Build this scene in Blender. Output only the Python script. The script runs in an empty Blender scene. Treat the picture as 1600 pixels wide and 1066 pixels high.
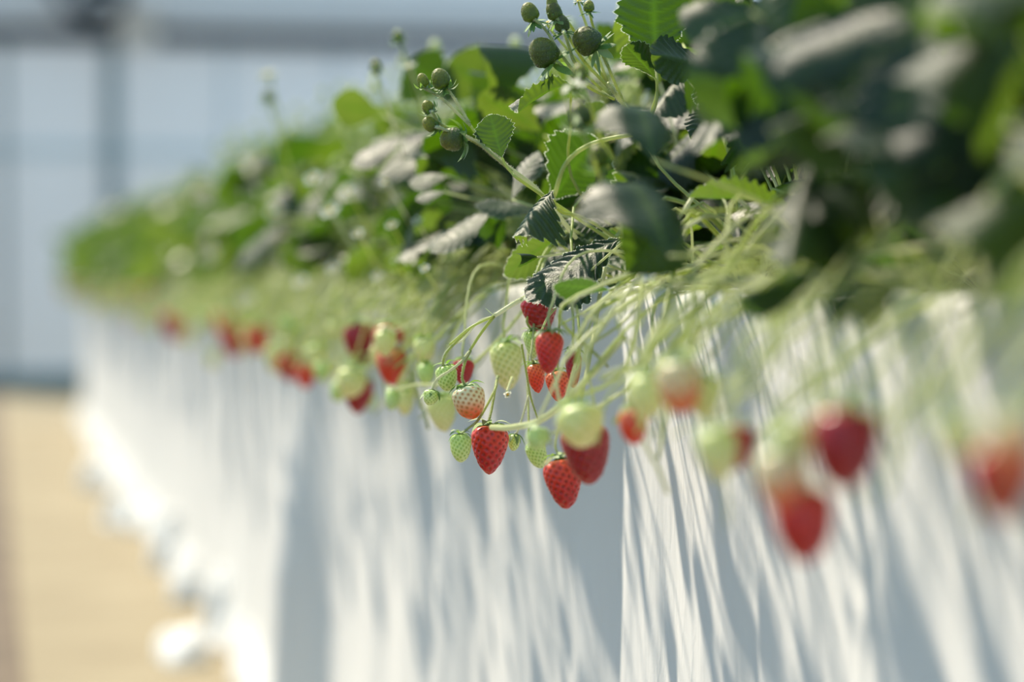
import bpy, bmesh, math, random
from mathutils import Vector, Matrix, noise
random.seed(11)
sc = bpy.context.scene
COL = sc.collection

# ------------------------------------------------------------------ camera
FPX = 3778.0                      # 85 mm on a 36 mm sensor, 1600 px wide
YAW = math.radians(12.25)         # the row runs along +Y, the camera looks a little right of it
PITCH = math.radians(-1.71)
CAM = Vector((0.0, 0.0, 1.02))
FOCUS = 2.30
Rv = Vector((math.cos(YAW), -math.sin(YAW), 0))
Fh = Vector((math.sin(YAW), math.cos(YAW), 0))
Fv = (Fh * math.cos(PITCH) + Vector((0, 0, 1)) * math.sin(PITCH)).normalized()
Uv = Rv.cross(Fv).normalized()
cam_data = bpy.data.cameras.new('camera')
cam = bpy.data.objects.new('camera', cam_data)
COL.objects.link(cam)
cam_data.sensor_width = 36.0
cam_data.lens = 85.0
cam_data.clip_start = 0.05
cam_data.clip_end = 200
cam_data.dof.use_dof = True
cam_data.dof.focus_distance = FOCUS
cam_data.dof.aperture_fstop = 2.0
M3 = Matrix((Rv, Uv, -Fv)).transposed()
cam.matrix_world = Matrix.Translation(CAM) @ M3.to_4x4()
sc.camera = cam

# ------------------------------------------------------------------ sky, sun, exposure
world = bpy.data.worlds.new('sky'); sc.world = world
world.use_nodes = True
bg = world.node_tree.nodes['Background']
bg.inputs['Color'].default_value = (0.44, 0.71, 0.93, 1)
bg.inputs['Strength'].default_value = 0.98
SUN_TO = Vector((-0.31, 0.57, 0.76)).normalized()
sun_data = bpy.data.lights.new('sun', 'SUN')
sun_data.energy = 8.2
sun_data.color = (1.0, 0.885, 0.70)
sun_data.angle = math.radians(2.2)
sun = bpy.data.objects.new('sun', sun_data)
COL.objects.link(sun)
sun.rotation_euler = SUN_TO.to_track_quat('Z', 'Y').to_euler()
sun.location = (-3, 6, 9)
vs = sc.view_settings
vs.view_transform = 'Standard'; vs.look = 'None'; vs.exposure = -0.05; vs.gamma = 1.0
vs.use_curve_mapping = False
sc.cycles.use_denoising = True
sc.cycles.max_bounces = 8
sc.cycles.transmission_bounces = 6
sc.cycles.diffuse_bounces = 4
sc.cycles.caustics_reflective = False
sc.cycles.caustics_refractive = False

# ------------------------------------------------------------------ pixel helpers
def ray(px, py):
    return Fv + Rv * ((px - 800) / FPX) + Uv * ((533 - py) / FPX)
def P(px, py, d):
    return CAM + ray(px, py) * d
def DX(px, py, X):
    return (X - CAM.x) / ray(px, py).x
def proj(p):
    v = Vector(p) - CAM
    d = v.dot(Fv)
    return 800 + FPX * v.dot(Rv) / d, 533 - FPX * v.dot(Uv) / d, d
def camvec(r, u, t):
    """direction from (right, up, towards camera)"""
    return (Rv * r + Uv * u - Fv * t).normalized()

# ------------------------------------------------------------------ materials
MATS = {}
def newmat(name):
    m = bpy.data.materials.new(name); m.use_nodes = True
    nt = m.node_tree
    b = nt.nodes['Principled BSDF']; out = nt.nodes['Material Output']
    MATS[name] = m
    return m, nt, b, out
def N(nt, t, **kw):
    n = nt.nodes.new(t)
    for k, v in kw.items():
        setattr(n, k, v)
    return n
def ramp(nt, fac, stops):
    r = N(nt, 'ShaderNodeValToRGB')
    e = r.color_ramp.elements
    while len(e) < len(stops): e.new(0.5)
    for i, (p, c) in enumerate(stops):
        e[i].position = p; e[i].color = (*c, 1)
    nt.links.new(fac, r.inputs['Fac'])
    return r.outputs['Color']
def mixc(nt, fac, a, b, mode='MIX'):
    m = N(nt, 'ShaderNodeMix', data_type='RGBA', blend_type=mode)
    for idx, v in ((0, fac), (6, a), (7, b)):
        if hasattr(v, 'is_output'): nt.links.new(v, m.inputs[idx])
        elif idx == 0: m.inputs[0].default_value = v
        else: m.inputs[idx].default_value = (*v, 1)
    return m.outputs[2]
def noise_tex(nt, scale, detail=3, coord='Object'):
    tc = N(nt, 'ShaderNodeTexCoord')
    n = N(nt, 'ShaderNodeTexNoise')
    n.inputs['Scale'].default_value = scale; n.inputs['Detail'].default_value = detail
    nt.links.new(tc.outputs[coord], n.inputs['Vector'])
    return n.outputs['Fac']
def bump(nt, b, fac, strength, dist=0.002):
    n = N(nt, 'ShaderNodeBump')
    n.inputs['Strength'].default_value = strength; n.inputs['Distance'].default_value = dist
    nt.links.new(fac, n.inputs['Height']); nt.links.new(n.outputs['Normal'], b.inputs['Normal'])

def leafy(name, dark, light, vein, trans, tfac, rough, spec=0.6, coat=0.0):
    m, nt, b, out = newmat(name)
    oi = N(nt, 'ShaderNodeObjectInfo')
    c = ramp(nt, oi.outputs['Random'], [(0, dark), (1, light)])
    nz = noise_tex(nt, 9, 3)
    c = mixc(nt, 0.35, c, ramp(nt, nz, [(0.3, tuple(x * .6 for x in dark)), (0.7, tuple(min(1, x * 1.3) for x in light))]))
    at = N(nt, 'ShaderNodeAttribute', attribute_name='vein')
    c = mixc(nt, at.outputs['Fac'], c, vein)
    nt.links.new(c, b.inputs['Base Color'])
    b.inputs['Roughness'].default_value = rough
    b.inputs['Specular IOR Level'].default_value = spec
    nz2 = noise_tex(nt, 60, 3)
    bump(nt, b, nz2, 0.25, 0.01)
    b.inputs['Coat Weight'].default_value = coat; b.inputs['Coat Roughness'].default_value = 0.36; b.inputs['Coat IOR'].default_value = 1.6
    b.inputs['Sheen Weight'].default_value = coat * 0.1; b.inputs['Sheen Roughness'].default_value = 0.35; b.inputs['Sheen Tint'].default_value = (1, .97, .9, 1)
    tr = N(nt, 'ShaderNodeBsdfTranslucent')
    tcol = ramp(nt, oi.outputs['Random'], [(0, trans), (0.35, tuple(x * 1.2 for x in trans)), (1, tuple(min(1, x * k) for x, k in zip(trans, (3.6, 2.3, 12)))), ])
    tcol = mixc(nt, at.outputs['Fac'], tcol, tuple(min(1, x * 1.8) for x in trans))
    nt.links.new(tcol, tr.inputs['Color'])
    mx = N(nt, 'ShaderNodeMixShader'); mx.inputs[0].default_value = tfac
    nt.links.new(b.outputs[0], mx.inputs[1]); nt.links.new(tr.outputs[0], mx.inputs[2])
    nt.links.new(mx.outputs[0], out.inputs['Surface'])
    return m
leafy('leaf', (0.003, 0.018, 0.020), (0.014, 0.042, 0.020), (0.06, 0.10, 0.02), (0.056, 0.135, 0.002), 0.40, 0.42, 0.55, 0.20)
leafy('stalk', (0.36, 0.43, 0.13), (0.52, 0.56, 0.24), (0.4, 0.5, 0.2), (0.68, 0.76, 0.24), 0.40, 0.45, 0.5)
leafy('sepal', (0.07, 0.17, 0.05), (0.11, 0.24, 0.06), (0.2, 0.35, 0.1), (0.24, 0.42, 0.06), 0.40, 0.5, 0.5)
leafy('petal', (0.80, 0.80, 0.74), (0.88, 0.87, 0.82), (0.8, 0.8, 0.6), (0.8, 0.8, 0.7), 0.35, 0.5, 0.4)

def berrymat(name, top, mid, tip, pit, rough=0.28, sss=0.25, sscol=(1, .25, .1)):
    m, nt, b, out = newmat(name)
    tc = N(nt, 'ShaderNodeTexCoord')
    sp = N(nt, 'ShaderNodeSeparateXYZ'); nt.links.new(tc.outputs['Object'], sp.inputs[0])
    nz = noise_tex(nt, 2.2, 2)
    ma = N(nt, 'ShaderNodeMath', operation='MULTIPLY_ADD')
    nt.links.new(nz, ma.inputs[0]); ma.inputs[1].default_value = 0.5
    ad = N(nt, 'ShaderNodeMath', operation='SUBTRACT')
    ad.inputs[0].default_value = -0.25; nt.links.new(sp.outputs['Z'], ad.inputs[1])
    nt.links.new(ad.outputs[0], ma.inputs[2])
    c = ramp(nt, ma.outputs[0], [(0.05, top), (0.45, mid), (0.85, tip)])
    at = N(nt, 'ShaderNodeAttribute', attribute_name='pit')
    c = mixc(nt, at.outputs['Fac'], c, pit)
    nt.links.new(c, b.inputs['Base Color'])
    b.inputs['Roughness'].default_value = rough
    b.inputs['Specular IOR Level'].default_value = 0.55
    b.inputs['Subsurface Weight'].default_value = sss
    b.inputs['Subsurface Radius'].default_value = sscol
    b.inputs['Subsurface Scale'].default_value = 0.12
    return m
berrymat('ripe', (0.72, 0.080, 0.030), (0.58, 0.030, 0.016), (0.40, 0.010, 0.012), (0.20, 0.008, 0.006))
berrymat('ripe_shaded', (0.36, 0.012, 0.016), (0.32, 0.009, 0.013), (0.27, 0.007, 0.012), (0.2, 0.006, 0.008))  # darker copy of ripe: mostly shade on the fruit, put into its colour
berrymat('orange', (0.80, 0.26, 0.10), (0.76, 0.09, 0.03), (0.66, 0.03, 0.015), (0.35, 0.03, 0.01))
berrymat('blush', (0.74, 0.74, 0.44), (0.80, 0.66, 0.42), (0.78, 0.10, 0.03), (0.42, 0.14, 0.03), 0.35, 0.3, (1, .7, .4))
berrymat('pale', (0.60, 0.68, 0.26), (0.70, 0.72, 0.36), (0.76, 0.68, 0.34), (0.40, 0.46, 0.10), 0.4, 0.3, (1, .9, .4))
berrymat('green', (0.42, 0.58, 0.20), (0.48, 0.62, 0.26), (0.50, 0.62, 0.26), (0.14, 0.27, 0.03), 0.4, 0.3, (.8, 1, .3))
berrymat('bud', (0.035, 0.055, 0.008), (0.032, 0.042, 0.007), (0.055, 0.05, 0.008), (0.018, 0.025, 0.005), 0.55, 0.15, (.8, 1, .3))

berrymat('bud_young', (0.45, 0.52, 0.22), (0.50, 0.54, 0.26), (0.55, 0.56, 0.30), (0.3, 0.36, 0.1), 0.5, 0.2, (.8, 1, .3))
def simple(name, col, rough=0.6, var=0.0, scale=20, bmp=0, spec=0.4, trans=None, tfac=0.0):
    m, nt, b, out = newmat(name)
    if var:
        nz = noise_tex(nt, scale, 5)
        c = ramp(nt, nz, [(0.3, tuple(x * (1 - var) for x in col)), (0.7, tuple(min(1, x * (1 + var)) for x in col))])
        nt.links.new(c, b.inputs['Base Color'])
        if bmp: bump(nt, b, nz, bmp, 0.01)
    else:
        b.inputs['Base Color'].default_value = (*col, 1)
    b.inputs['Roughness'].default_value = rough
    b.inputs['Specular IOR Level'].default_value = spec
    if trans:
        tr = N(nt, 'ShaderNodeBsdfTranslucent'); tr.inputs['Color'].default_value = (*trans, 1)
        mx = N(nt, 'ShaderNodeMixShader'); mx.inputs[0].default_value = tfac
        nt.links.new(b.outputs[0], mx.inputs[1]); nt.links.new(tr.outputs[0], mx.inputs[2])
        nt.links.new(mx.outputs[0], out.inputs['Surface'])
    return m
simple('seed', (0.22, 0.09, 0.02), 0.4)
simple('seed_green', (0.30, 0.40, 0.08), 0.4)
simple('anther', (0.80, 0.50, 0.06), 0.6, 0.2, 200)
simple('hair', (0.85, 0.88, 0.75), 0.5, trans=(0.8, 0.85, 0.7), tfac=0.5)
simple('soil', (0.035, 0.024, 0.016), 0.9, 0.5, 60, 0.8)
simple('steel', (0.26, 0.32, 0.33), 0.45, 0.1, 8)
simple('dark_steel', (0.010, 0.020, 0.028), 0.5, 0.15, 6)
simple('pale_steel', (0.62, 0.68, 0.72), 0.5, 0.06, 6)
simple('girt_paint', (0.74, 0.78, 0.78), 0.5)
simple('bracket', (0.80, 0.66, 0.55), 0.6, 0.1, 8)
simple('machine', (0.012, 0.03, 0.045), 0.5, 0.2, 8)
simple('film', (0.70, 0.72, 0.74), 0.5, 0.03, 1.2, trans=(0.74, 0.76, 0.79), tfac=0.5)
simple('trough_plastic', (0.5, 0.52, 0.52), 0.6)
# fabric: white nonwoven with fine creases
m, nt, b, out = newmat('fabric')
nz = noise_tex(nt, 3.0, 4)
nt.links.new(ramp(nt, nz, [(0.3, (0.84, 0.84, 0.83)), (0.7, (0.90, 0.895, 0.88))]), b.inputs['Base Color'])
b.inputs['Roughness'].default_value = 0.75; b.inputs['Specular IOR Level'].default_value = 0.25
tc = N(nt, 'ShaderNodeTexCoord'); mp = N(nt, 'ShaderNodeMapping'); mp.inputs['Scale'].default_value = (1, 34, 5)
nt.links.new(tc.outputs['Object'], mp.inputs[0])
n1 = N(nt, 'ShaderNodeTexNoise'); n1.inputs['Scale'].default_value = 1.6; n1.inputs['Detail'].default_value = 7
n1.inputs['Roughness'].default_value = 0.65; n1.inputs['Distortion'].default_value = 0.6
nt.links.new(mp.outputs[0], n1.inputs['Vector'])
bump(nt, b, n1.outputs['Fac'], 0.40, 0.006)
tr = N(nt, 'ShaderNodeBsdfTranslucent'); tr.inputs['Color'].default_value = (0.7, 0.7, 0.66, 1)
mx = N(nt, 'ShaderNodeMixShader'); mx.inputs[0].default_value = 0.15
nt.links.new(b.outputs[0], mx.inputs[1]); nt.links.new(tr.outputs[0], mx.inputs[2])
nt.links.new(mx.outputs[0], out.inputs['Surface'])
# path: trodden straw
m, nt, b, out = newmat('straw_path')
tc = N(nt, 'ShaderNodeTexCoord'); mp = N(nt, 'ShaderNodeMapping'); mp.inputs['Scale'].default_value = (1.2, 2.6, 1)
nt.links.new(tc.outputs['Object'], mp.inputs[0])
n1 = N(nt, 'ShaderNodeTexNoise'); n1.inputs['Scale'].default_value = 1.6; n1.inputs['Detail'].default_value = 8
n1.inputs['Roughness'].default_value = 0.6
nt.links.new(mp.outputs[0], n1.inputs['Vector'])
nt.links.new(ramp(nt, n1.outputs['Fac'], [(0.3, (0.23, 0.185, 0.115)), (0.55, (0.29, 0.24, 0.155)), (0.75, (0.34, 0.29, 0.20))]), b.inputs['Base Color'])
b.inputs['Roughness'].default_value = 0.9
bump(nt, b, noise_tex(nt, 90, 4), 0.5, 0.01)
simple('ground_sheet', (0.12, 0.085, 0.055), 0.8, 0.35, 3, 0.3)

# ------------------------------------------------------------------ object helpers
def mesh(name, verts, faces, mat=None, smooth=True, attr=None):
    me = bpy.data.meshes.new(name)
    me.from_pydata([tuple(v) for v in verts], [], faces)
    if smooth: me.polygons.foreach_set('use_smooth', [True] * len(me.polygons))
    if mat: me.materials.append(MATS[mat])
    for k, vals in (attr or {}).items():
        a = me.attributes.new(k, 'FLOAT', 'POINT'); a.data.foreach_set('value', vals)
    me.update()
    return me
def obj(name, me, parent=None, mat4=None, objmat=None):
    o = bpy.data.objects.new(name, me); COL.objects.link(o)
    if parent: o.parent = parent
    if mat4 is not None: o.matrix_basis = mat4
    if objmat:
        o.material_slots[0].link = 'OBJECT'; o.material_slots[0].material = MATS[objmat]
    return o
def empty(name, loc):
    o = bpy.data.objects.new(name, None); COL.objects.link(o); o.location = loc; o.empty_display_size = 0.02
    return o
def tag(o, label=None, cat=None, group=None, kind=None):
    for k, v in (('label', label), ('category', cat), ('group', group), ('kind', kind)):
        if v: o[k] = v
    return o
def boxes(lst):
    V, F = [], []
    for (x0, x1, y0, y1, z0, z1) in lst:
        k = len(V)
        V += [(x, y, z) for z in (z0, z1) for y in (y0, y1) for x in (x0, x1)]
        F += [tuple(k + i for i in f) for f in ((0, 2, 3, 1), (4, 5, 7, 6), (0, 1, 5, 4), (2, 6, 7, 3), (0, 4, 6, 2), (1, 3, 7, 5))]
    return V, F
def catmull(pts, n=6):
    pts = [Vector(p) for p in pts]
    if len(pts) == 2: return [pts[0].lerp(pts[1], i / n) for i in range(n + 1)]
    q = [pts[0] * 2 - pts[1]] + pts + [pts[-1] * 2 - pts[-2]]
    out = []
    for i in range(1, len(q) - 2):
        a, b_, c, d = q[i - 1:i + 3]
        for k in range(n):
            t = k / n
            out.append(0.5 * ((2 * b_) + (c - a) * t + (2 * a - 5 * b_ + 4 * c - d) * t * t + (3 * b_ - a - 3 * c + d) * t ** 3))
    out.append(pts[-1])
    return out
def tube(pts, r0, r1, seg=6, n=6, V=None, F=None):
    c = catmull(pts, n)
    V = [] if V is None else V; F = [] if F is None else F
    k0 = len(V); u = None
    for i, p in enumerate(c):
        t = (c[min(i + 1, len(c) - 1)] - c[max(i - 1, 0)]).normalized()
        if u is None: u = t.orthogonal().normalized()
        else: u = (u - t * u.dot(t)).normalized()
        w = t.cross(u)
        r = r0 + (r1 - r0) * i / (len(c) - 1)
        for s in range(seg):
            a = 2 * math.pi * s / seg
            V.append(p + (u * math.cos(a) + w * math.sin(a)) * r)
    for i in range(len(c) - 1):
        for s in range(seg):
            a = k0 + i * seg + s; b_ = k0 + i * seg + (s + 1) % seg
            F.append((a, b_, b_ + seg, a + seg))
    F.append(tuple(k0 + s for s in reversed(range(seg))))
    F.append(tuple(k0 + (len(c) - 1) * seg + s for s in range(seg)))
    return V, F
def hairs(pts, r, count, length, V=None, F=None):
    c = catmull(pts, 6); V = [] if V is None else V; F = [] if F is None else F
    for _ in range(count):
        i = random.randrange(len(c) - 1); p = c[i].lerp(c[i + 1], random.random())
        t = (c[i + 1] - c[i]).normalized(); u = t.orthogonal().normalized(); w = t.cross(u)
        a = random.random() * 6.283; n = u * math.cos(a) + w * math.sin(a)
        q = t.cross(n) * 0.00020; k = len(V)
        l = length * random.uniform(.6, 1.2)
        V += [p + n * r * .8 - q, p + n * r * .8 + q, p + n * r * .8 + t * 0.0002, p + n * (r + l) + t * random.uniform(-.3, .3) * l]
        F += [(k, k + 1, k + 3), (k + 1, k + 2, k + 3), (k + 2, k, k + 3)]
    return V, F

# ------------------------------------------------------------------ leaflet meshes (unit length along +Y, unit width, +Z up)
def leaflet_mesh(seed, fold, droop, edge, rib, rows=40, cols=12, twist=0.0, teeth=9, dpow=2, epow=2.2, hairy=False):
    rnd = random.Random(seed)
    V, F, vein = [], [], []
    for i in range(rows + 1):
        t = i / rows
        w = max(0.0, math.sin(math.pi * min(1, t ** 1.12) * 0.985)) ** 0.72 * (0.55 + 0.45 * min(1, t / 0.55)) * 0.5
        if i == 0: w = 0.012
        saw = (t * teeth) % 1.0
        for j in range(cols + 1):
            u = -1 + 2 * j / cols
            au = abs(u)
            edgef = max(0, (au - 0.6) / 0.4)
            ww = w * (1 + edgef * 0.20 * (0.5 - abs(saw - 0.55) * 1.8))
            x = u * ww
            y = t + (au ** 2) * 0.10 * math.sin(math.pi * t) * 0.6
            ph = teeth * (t - 0.16 * au) * 2 * math.pi
            z = fold * abs(x) * 1.0 + edge * (2 * abs(x)) ** epow - droop * t ** dpow
            z += rib * (math.cos(ph)) * min(1, au * 2.2) * min(1, 6 * t * (1 - t) + .1) * (0.6 + 0.6 * au)
            z += 0.035 * noise.noise((x * 3 + seed * 7.1, y * 3, seed * 1.7))
            a = twist * t
            x, z = x * math.cos(a) - z * math.sin(a) * 1.0, x * math.sin(a) + z * math.cos(a)
            V.append((x, y, z))
            v = max(0, 1 - au / 0.09) * (1 - 0.5 * t)
            v = max(v, 0.45 * max(0, -math.cos(ph) - 0.82) / 0.18 * (1 - 0.5 * au))
            vein.append(min(1, v))
    c1 = cols + 1
    for i in range(rows):
        for j in range(cols):
            a = i * c1 + j
            F.append((a, a + 1, a + c1 + 1, a + c1))
    if hairy:
        rim = [i * c1 for i in range(rows + 1)] + [rows * c1 + j for j in range(cols + 1)] + [i * c1 + cols for i in range(rows, -1, -1)]
        n0 = len(F)
        for a, b_ in zip(rim, rim[1:]):
            for q in range(3):
                p = Vector(V[a]).lerp(Vector(V[b_]), rnd.random())
                o_ = Vector((p.x * 2.2, (p.y - .55), rnd.uniform(-.3, .3))).normalized()
                t_ = Vector((-o_.y, o_.x, 0)) * 0.0045; k = len(V); l = rnd.uniform(.014, .030)
                V += [tuple(p - t_), tuple(p + t_), tuple(p + o_ * l)]; vein += [0, 0, 0]; F.append((k, k + 1, k + 2))
        me = mesh('leaflet', V, F, 'leaf', True, {'vein': vein})
        me.materials.append(MATS['hair'])
        me.polygons.foreach_set('material_index', [1 if i >= n0 else 0 for i in range(len(F))])
        return me
    return mesh('leaflet', V, F, 'leaf', True, {'vein': vein})
LEAF = [leaflet_mesh(1, 0.35, 0.15, -0.25, 0.018), leaflet_mesh(2, -0.25, 0.30, -0.20, 0.022), leaflet_mesh(3, 0.15, 0.45, -0.45, 0.016),
        leaflet_mesh(4, 0.55, 0.10, -0.10, 0.020), leaflet_mesh(5, -0.45, 0.20, 0.10, 0.022), leaflet_mesh(6, 0.05, 0.25, -0.60, 0.018, twist=0.35),
        leaflet_mesh(7, 0.25, 0.35, -0.35, 0.02, twist=-0.35)]
LEAF_FLAT = leaflet_mesh(8, 0.10, 0.06, -0.12, 0.010, 44, 12, hairy=True)
LEAF_RIB = leaflet_mesh(9, -0.03, 0.12, -0.16, 0.030, 60, 20, hairy=True)
LEAF_CUP = leaflet_mesh(10, -0.10, 0.12, -0.45, 0.040, 60, 20, teeth=8, hairy=True)
LEAF_FOLD = leaflet_mesh(11, 0.75, 0.20, -0.25, 0.02, 50, 16, hairy=True)
LEAF_ARCH = leaflet_mesh(12, -0.02, 0.12, -0.50, 0.010)
LEAF_DOME = leaflet_mesh(13, 0.03, 0.30, -0.30, 0.012, dpow=4, epow=3.2)
LOWLEAF = [leaflet_mesh(21, 0.3, 0.2, -0.25, 0.02, 8, 4), leaflet_mesh(22, -0.2, 0.35, -0.2, 0.02, 8, 4), leaflet_mesh(23, 0.1, 0.3, -0.5, 0.02, 8, 4)]

def frame(base, tip, nrm, width):
    y = tip - base; L = y.length; y = y / L
    z = (nrm - y * nrm.dot(y)).normalized(); x = y.cross(z)
    return Matrix.Translation(base) @ Matrix((x, y, z)).transposed().to_4x4() @ Matrix.Diagonal((width, L, (L + width) / 2, 1))

# ------------------------------------------------------------------ fruit meshes (unit height, z from 0 at the top to -1 at the tip)
def berry_profile(s, wide, blunt):
    if s < 0.24:
        r = wide * (0.30 + 0.70 * math.sqrt(max(0, 1 - (1 - s / 0.24) ** 2)))
        if s == 0: r = 0.0
    else:
        u = (s - 0.24) / 0.76
        r = wide * max(0, 1 - u ** blunt) ** 0.56
    return r
def berry_mesh(seed, wide=0.41, blunt=1.75, seeds=120, rows=72, seg=84, depth=0.030, lump=0.02):
    ach = []
    tot = []
    acc = 0
    for i in range(400):
        s = i / 400; acc += berry_profile(s, wide, blunt) + 0.02; tot.append(acc)
    for k in range(seeds):
        tgt = (k + 0.5) / seeds * acc
        i = next(ii for ii, a in enumerate(tot) if a >= tgt); s = i / 400
        if s < 0.07: continue
        a = k * 2.39996
        r = berry_profile(s, wide, blunt)
        ach.append(Vector((r * math.cos(a), r * math.sin(a), -s)))
    sig = math.sqrt(acc / 400 * 6.283 / seeds) * 0.40
    from mathutils import kdtree
    kd = kdtree.KDTree(len(ach))
    for i, p in enumerate(ach): kd.insert(p, i)
    kd.balance()
    V, F, pit = [], [], []
    for i in range(rows + 1):
        s = i / rows
        s = s if s < .9 else s
        r = berry_profile(s, wide, blunt)
        for j in range(seg):
            a = 2 * math.pi * (j + 0.5 * (i % 2)) / seg
            p = Vector((r * math.cos(a), r * math.sin(a), -s))
            dd = kd.find(p)[2]
            g = math.exp(-(dd / sig) ** 2)
            n = Vector((math.cos(a), math.sin(a), -0.25)).normalized()
            rr = 1 if r > 0.02 else 0
            q = p - n * depth * g * rr + n * lump * noise.noise(p * 2.4 + Vector((seed * 3.3, 0, 0))) * rr
            V.append(q); pit.append(min(1, g ** 1.5))
    for i in range(rows):
        for j in range(seg):
            a = i * seg + j; b_ = i * seg + (j + 1) % seg
            F.append((a, a + seg, b_ + seg, b_))
    me = mesh('strawberry', V, F, 'ripe', True, {'pit': pit})
    SV, SF = [], []
    for p in ach:
        n = Vector((p.x, p.y, -0.12)).normalized(); c = p - n * depth * 0.75
        t = Vector((0, 0, -1)); t = (t - n * t.dot(n)).normalized(); w = n.cross(t); k = len(SV)
        a, b_, h = 0.016, 0.010, 0.010
        SV += [c + t * a, c + w * b_, c - t * a, c - w * b_, c + n * h, c - n * h]
        SF += [(k + i, k + (i + 1) % 4, k + 4) for i in range(4)] + [(k + (i + 1) % 4, k + i, k + 5) for i in range(4)]
    sd = mesh('seeds', SV, SF, 'seed', True)
    return me, sd
BERRY = [berry_mesh(1, 0.42, 1.45), berry_mesh(2, 0.44, 1.35), berry_mesh(3, 0.40, 1.75)]
ROUND = berry_mesh(4, 0.50, 2.4, 110, depth=0.02)       # rounder fruit
KNOB = berry_mesh(5, 0.50, 2.9, 90, depth=0.022)        # fruitlet
LOWB = [berry_mesh(6, 0.42, 1.7, 40, 16, 20, 0.006), berry_mesh(7, 0.47, 2.2, 40, 16, 20, 0.006)]

def sepal_mesh(len_=0.42, w=0.10, curl=0.12, rise=0.03):
    V, F = [], []
    for i in range(7):
        t = i / 6
        ww = w * (math.sin(math.pi * (0.12 + 0.88 * t)) ** 0.8) * (1 if i < 6 else 0.02)
        for j in (-1, 0, 1):
            V.append((j * ww, t * len_, rise * math.sin(3.0 * t) - curl * t * t + abs(j) * ww * 0.35))
    for i in range(6):
        for j in range(2):
            a = i * 3 + j; F.append((a, a + 1, a + 4, a + 3))
    return mesh('sepal', V, F, 'sepal', True)
SEPAL_DOWN = sepal_mesh(0.40, 0.085, 0.16, 0.05)
SEPAL_UP = sepal_mesh(0.42, 0.075, -0.16, 0.02)
SEPAL_WRAP = sepal_mesh(0.62, 0.15, 0.55, 0.02)
def cap_mesh():
    V, F = [], []
    for i, (r, z) in enumerate(((0.0, 0.055), (0.045, 0.05), (0.10, 0.028), (0.16, 0.0), (0.10, -0.012))):
        for j in range(12):
            a = j * math.pi / 6; V.append((r * math.cos(a), r * math.sin(a), z))
    for i in range(4):
        for j in range(12):
            a = i * 12 + j; b_ = i * 12 + (j + 1) % 12; F.append((a, a + 12, b_ + 12, b_))
    return mesh('calyx', V, F, 'sepal', True)
CAP = cap_mesh()
def merged_calyx(sep, n, seed):
    rnd = random.Random(seed); V = [v.co.copy() for v in CAP.vertices]; F = [tuple(p.vertices) for p in CAP.polygons]
    for k in range(n):
        M = Matrix.Rotation(2 * math.pi * k / n + rnd.uniform(-.2, .2), 4, 'Z') @ Matrix.Rotation(rnd.uniform(-.35, .5), 4, 'X') @ Matrix.Translation((0, 0.06, 0.01))
        b0 = len(V); V += [M @ v.co for v in sep.vertices]; F += [tuple(b0 + i for i in p.vertices) for p in sep.polygons]
    return mesh('calyx', V, F, 'sepal', True)
CALYX = [merged_calyx(SEPAL_DOWN, 9, 1), merged_calyx(SEPAL_UP, 10, 2), merged_calyx(SEPAL_WRAP, 7, 3)]

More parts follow.
